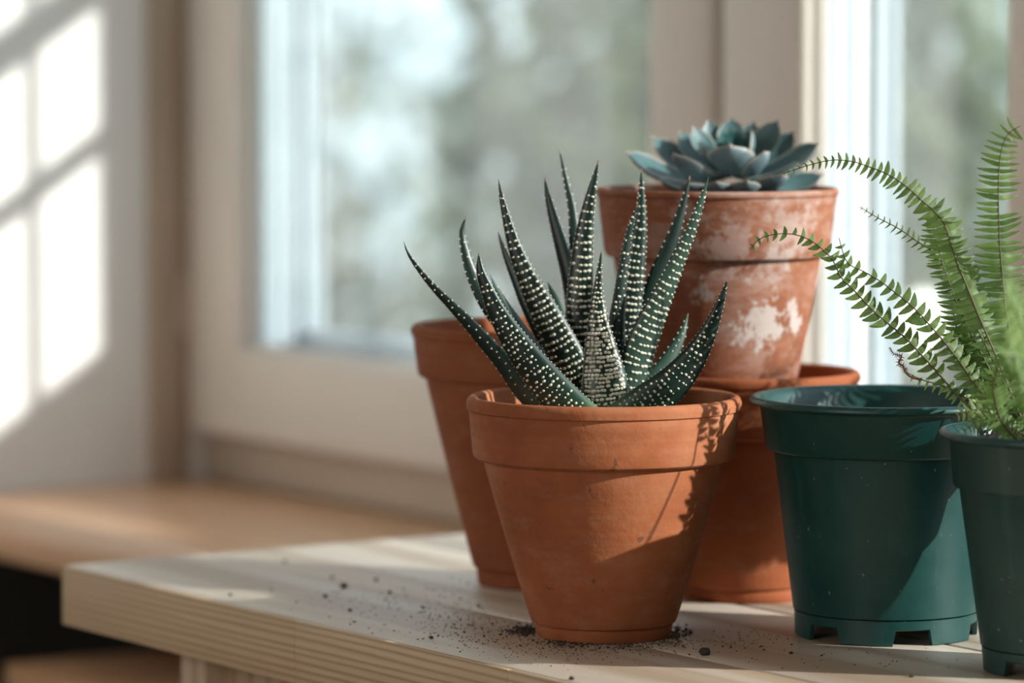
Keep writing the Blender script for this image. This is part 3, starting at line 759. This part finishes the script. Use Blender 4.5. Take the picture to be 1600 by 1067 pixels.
frond([(1640, 690), (1630, 620), (1612, 560), (1592, 500), (1572, 455)], -.02, -.17, (30, 48, 50, 40, 20), 12, 'p', fwd=.2, bare=.1, single=False)
frond([(1650, 690), (1640, 640), (1620, 590), (1596, 560), (1566, 555)], -.02, -.15, (30, 44, 46, 36, 20), 11, 'g', fwd=.2, bare=.1, single=False)
frond([(1625, 690), (1612, 640), (1600, 590), (1592, 540), (1590, 490)], .0, -.04, (30, 44, 44, 34, 10), 10, 'g', fwd=.05, bare=.1, single=False)
for (tx, ty, db, dt, k) in ((1800, 370, .02, .15, 'g'), (1870, 400, .02, .15, 'g'), (1930, 350, .02, .14, 'g'), (1900, 450, .01, .12, 'g'), (1840, 330, .03, .17, 'g'), (1690, 380, .04, .09, 'g'), (1780, 470, .04, .10, 'g'), (1800, 590, -.01, -.04, 'g'), (1680, 500, -.02, -.1, 'p'), (1740, 660, -.02, -.08, 'g'), (1650, 330, .04, .08, 'g')):  # rest of the crown, with back fronds added to shade the rear pot
    frond([(1640, 690), (1640 + (tx - 1640) * .25, 690 + (ty - 690) * .45), (1640 + (tx - 1640) * .6, 690 + (ty - 690) * .85), (tx, ty)], db, dt, (26, 40, 36, 24, 8), 10, k, fwd=.2, bare=.12, single=False)
def proj(P):
    d = Vector(P) - CP; f = FWD * math.cos(PITCH) - UP * math.sin(PITCH); u = UP * math.cos(PITCH) + FWD * math.sin(PITCH)
    return 800 + F * d.dot(RGT) / d.dot(f), 533.5 - F * d.dot(u) / d.dot(f), d.dot(FWD)
sh = Vector((SUN_DIR.x, SUN_DIR.y, 0)).normalized()
for k, (hz, tt, ext) in enumerate(((.120, .22, .02), (.135, .25, .0), (.150, .22, .03), (.165, .24, .01), (.165, .20, .03), (.128, .20, .0), (.145, .21, -.01))):  # unseen fronds added across the sun's path to shade the rear pot
    E = Vector((PR.x, PR.y, T + hz)) + sh * tt + Vector((-.636, .771, 0)) * ext
    ex, ey, ed = proj(E)
    frond([(1640, 690), (1640 + (ex - 1640) * .15, 640), (1640 + (ex - 1640) * .45, 590), (1640 + (ex - 1640) * .72, ey + 40), (ex, ey - 6)], .0, ed - FD, (44, 50, 52, 46, 20), 8.5, 'g', fwd=.15, bare=.55, single=False, wsc=1.0, nrm=tuple(SUN_DIR * -1 + Vector((0, 0, .2))))
# dry curled frond tip
dry = frond([(1440, 593), (1426, 590), (1416, 583), (1411, 572), (1404, 566), (1409, 556), (1397, 553), (1390, 543)], .046, .05, (5, 7, 7, 5, 3), 4, 'g', stem=FBROWN, bare=.3, single=False, droop=.2)
for ch in dry.children: ch.data.materials.clear(); ch.data.materials.append(FBROWN)
dry['label'] = 'brown shrivelled frond tip'

# ------------------------------------------------------------------ spilled soil
CR = plain('soil_crumb', (.05, .034, .022), .95, .5, 400, .5); CR2 = plain('soil_crumb_red', (.30, .13, .07), .9, .3, 400)
def rock(r, k=1):
    bm = bmesh.new(); bmesh.ops.create_icosphere(bm, subdivisions=k, radius=1)
    for v in bm.verts: v.co = Vector((v.co.x * r * random.uniform(.7, 1.2), v.co.y * r * random.uniform(.7, 1.2), v.co.z * r * random.uniform(.5, .95)))
    return bm
lumps = [(537, 915, 6.5, 'largest dark soil crumb on the pale board left of the pots'), (508, 931, 4.2, 'dark soil crumb just left and in front of the largest one'),
         (360, 929, 3.4, 'lone dark soil crumb nearest the left corner of the table'), (547, 953, 3.4, 'small dark soil crumb in front of the largest one'),
         (609, 925, 3.6, 'dark soil crumb midway between the largest one and the left pot'), (661, 949, 3.0, 'flat dark soil chip in front of the left clay pot'),
         (445, 877, 4.0, 'blurred brown soil crumb far back on the table board'), (519, 902, 3.4, 'small brown crumb behind the largest soil crumb'),
         (674, 996, 3.6, 'brown crumb by the front edge left of the zebra plant'), (1101, 1019, 9.0, 'round brown clod of soil in front right of the zebra plant pot'),
         (1056, 993, 8.0, 'crumbly dark clod touching the right foot of the zebra plant pot'), (893, 1060, 4.2, 'round brown crumb at the bottom edge of the picture'),
         (1424, 1056, 4.0, 'dark crumb in front of the large green pot'), (1236, 1020, 3.4, 'dark crumb at the left foot of the large green pot'),
         (588, 905, 3.4, 'faint brown crumb behind the board middle')]
for px, py, r, lab in lumps:
    p = base_at(px, py + r * .5); rr = r * MPP
    o = obj('soil_crumb', rock(rr, 2), CR, None); o.location = p + Vector((0, 0, rr * .55)); tag(o, lab, 'soil crumb', 'soil crumbs scattered on the table')
SV = []; SF = []; MI = []; cnt = 0
def crumb(px, py, r, mi=0, lift=0):
    global cnt
    p = at_z(px, py, T); r *= MPP
    v = IV1 * np.array([[r * random.uniform(.6, 1.3), r * random.uniform(.6, 1.3), r * random.uniform(.4, .9)]]) * rng.uniform(.75, 1.2, (len(IV1), 1)) + npv(p) + np.array([0, 0, r * .4 + lift])
    SV.append(v); SF.append(IF1 + cnt); MI.extend([mi] * len(IF1)); cnt += len(v)
def cloud(cx, cy, sx_, sy_, n, r0, r1, mi=0, heap=0):
    for _ in range(n):
        a, b = random.gauss(0, 1), random.gauss(0, 1)
        px, py = cx + a * sx_, cy + b * sy_
        fx_, fy_ = px - 943, (py - 991)
        if (fx_ / 106) ** 2 + (fy_ / 14.5) ** 2 < 1: continue
        if py > 882 + (px - 98) * .232 - 3 or py < 850: continue
        crumb(px, py, random.uniform(r0, r1) * (1 if random.random() < .85 else 1.5), mi, heap * max(0, 1 - abs(a) - abs(b)) * random.random())
cloud(822, 986, 16, 4, 260, 1.0, 3.0, 0, .0035)
cloud(895, 1003, 26, 4, 240, .8, 2.2); cloud(1000, 1004, 45, 3.5, 160, .6, 1.7)
cloud(960, 1010, 60, 5, 260, .5, 1.5); cloud(880, 1016, 60, 7, 220, .4, 1.1)
cloud(760, 985, 50, 14, 260, .5, 1.7); cloud(700, 960, 90, 22, 260, .5, 1.5); cloud(600, 935, 90, 20, 130, .6, 1.8)
cloud(1060, 990, 12, 5, 120, .8, 2.4, 0, .002); cloud(1110, 1000, 60, 12, 90, .5, 1.5); cloud(1330, 1030, 90, 14, 45, .6, 1.6); cloud(1190, 1000, 30, 10, 40, .7, 1.8)
cloud(900, 1012, 60, 9, 160, .5, 1.3, 1); cloud(880, 1030, 80, 10, 60, .6, 1.6, 1); cloud(780, 1000, 60, 8, 60, .5, 1.2, 1)
me = bpy.data.meshes.new('spilled_soil'); me.from_pydata(np.concatenate(SV).tolist(), [], np.concatenate(SF).tolist()); me.update()
me.materials.append(CR); me.materials.append(CR2); me.polygons.foreach_set('material_index', MI)
o = bpy.data.objects.new('spilled_soil', me); C.objects.link(o)
tag(o, 'fine dark potting soil spilled around the foot of the zebra plant pot', 'soil', kind='stuff')

# ------------------------------------------------------------------ outside
GZ = -1.2
LAWN = plain('lawn', (.17, .22, .11), .95, .25, 2); FAC = plain('house_render', (.62, .70, .74), .9, .06, 1)
o = box('ground', (-40, YW + .6, GZ - .1), (40, 60, GZ), LAWN); tag(o, kind='structure')
LVM = [leaf_mat('shrub_leaf_a', (.04, .055, .03), (.34, .36, .22), .4, .2, 9), leaf_mat('shrub_leaf_b', (.05, .065, .05), (.48, .50, .40), .4, .2, 9),
       leaf_mat('shrub_leaf_c', (.08, .09, .05), (.46, .44, .30), .4, .3, 8)]
BARK = plain('bark', (.12, .09, .06), .9, .3, 10)
def shrub(name, loc, rad, n, size, mat, label, cat, trunk=True):
    t = thing(name, loc, label, cat)
    u = rng.normal(size=(n, 3)); u /= np.linalg.norm(u, axis=1)[:, None]
    p = u * (rng.uniform(.25, 1, n) ** .5)[:, None] * np.array(rad)
    # clumps: pull towards random centres to open gaps
    cen = rng.normal(size=(60, 3)) * .5 * np.array(rad); idx = rng.integers(0, 60, n); p = p * .45 + cen[idx] * .75
    nr = np.linalg.norm(p / np.array(rad), axis=1); p *= np.minimum(1, rng.uniform(.75, 1, n) / nr)[:, None]
    p[:, 2] += rad[2]
    a = rng.normal(size=(n, 3)); a /= np.linalg.norm(a, axis=1)[:, None]; b = np.cross(a, rng.normal(size=(n, 3))); b /= np.linalg.norm(b, axis=1)[:, None]
    s = size * rng.uniform(.6, 1.3, n)[:, None]
    V = np.stack([p - a * s, p + b * s * .45, p + a * s, p - b * s * .45], 1).reshape(-1, 3)
    me = bpy.data.meshes.new('foliage'); Fc = np.arange(n * 4).reshape(-1, 4)
    me.from_pydata(V.tolist(), [], Fc.tolist()); me.update()
    f = link('foliage', me, mat, t); f['kind'] = 'stuff'
    if trunk:
        V = []; Fc = []; 
        for k in range(7):
            ang = k * .9; e = Vector((math.cos(ang) * rad[0] * .5, math.sin(ang) * rad[1] * .5, rad[2] * (1.1 + .1 * k))); s0 = len(V)
            for q in range(6):
                tt = q / 5; c = e * tt + Vector((0, 0, .1 * math.sin(tt * 3))); r = .03 * (1 - tt * .8)
                V += [(c.x + r * math.cos(j * 1.2566), c.y + r * math.sin(j * 1.2566), c.z) for j in range(5)]
            Fc += [(s0 + q * 5 + j, s0 + q * 5 + (j + 1) % 5, s0 + (q + 1) * 5 + (j + 1) % 5, s0 + (q + 1) * 5 + j) for q in range(5) for j in range(5)]
        pyobj('stem', V, Fc, BARK, t)
    return t
def gpt(px, d): p = at_d(px, 300, d); return (p.x, p.y, GZ)
shrub('garden_shrub', gpt(940, 6.2), (.25, .34, 1.4), 3900, .045, LVM[0], 'blurred olive green shrub outside the large window pane', 'shrub')
shrub('garden_shrub', gpt(1120, 12), (.5, .4, 1.6), 1600, .08, LVM[2], 'blurred yellowish bush behind the olive shrub outside', 'shrub')
shrub('garden_shrub', gpt(1510, 6.2), (.23, .32, 1.4), 2700, .045, LVM[1], 'blurred grey-green shrub outside the narrow right-hand pane', 'shrub')
shrub('garden_shrub', gpt(540, 13.5), (.6, .4, 1.4), 330, .10, LVM[1], 'very blurred pale shrub in front of the grey house', 'shrub')
# pale house across the garden
c = at_d(700, 300, 15); hs = thing('house', (c.x, c.y, GZ), 'pale blue-grey rendered house far outside the window, out of focus', 'house')
hs.rotation_euler = (0, 0, YAW)
box('wall', (-7, 0, 0), (7, 5, 5.5), FAC, hs)
RF = plain('roof_tile', (.30, .16, .12), .8, .2, 3); FW = plain('house_window', (.10, .13, .15), .2)
box('roof', (-7.3, -.4, 5.5), (7.3, 5.4, 5.9), RF, hs, .05)
for k in (-4.5, -2.9, 3.2, 4.8): 
    f_ = box('window', (k, -.04, 3.2), (k + 1.0, .02, 4.6), WHITE, hs); box('pane', (k + .08, -.05, 3.28), (k + .92, -.035, 4.52), FW, f_)
# garden trellis whose bars shade the left wall
def at_x(px, py, x): r = ray(px, py); return CP + r * (x / r.x)
YT = YW + .62
def sunproj(px, py):
    p = at_x(px, py, XL); k = (YT - p.y) / SUN_DIR.y; return p + SUN_DIR * k
tr = thing('shade_bars', (sunproj(100, 300).x, YT, GZ), 'white bars added outside to shade the left wall, unseen to the right', 'shade bars')
def tbar(name, xa, xb, za, zb, o_=0):
    c = tr.location; box(name, (xa - c.x, -.003 + o_, za - c.z), (xb - c.x, .003 + o_, zb - c.z), WHITE, tr, .002)
xa, xb = sunproj(200, 300).x, sunproj(-70, 300).x
if xa > xb: xa, xb = xb, xa
tbar('slat', xa, xb, sunproj(150, 245).z, sunproj(150, 205).z)
tbar('slat', xa, xb, sunproj(150, -60).z, sunproj(150, 12).z) if 0 else tbar('slat', xa, xb, sunproj(150, 12).z, sunproj(150, -60).z)
tbar('board', xa, xb, GZ + .0, sunproj(150, 555).z)
xs = sorted((sunproj(45, 300).x, sunproj(58, 300).x)); tbar('upright', xs[0], xs[1], GZ, sunproj(150, -200).z, 0)
xq = sorted((sunproj(158, 300).x, sunproj(200, 300).x)); tbar('upright', xq[0], xq[1], GZ, sunproj(150, -200).z, 0)
tbar('upright', xb, xb + .04, GZ, sunproj(150, -200).z, 0)
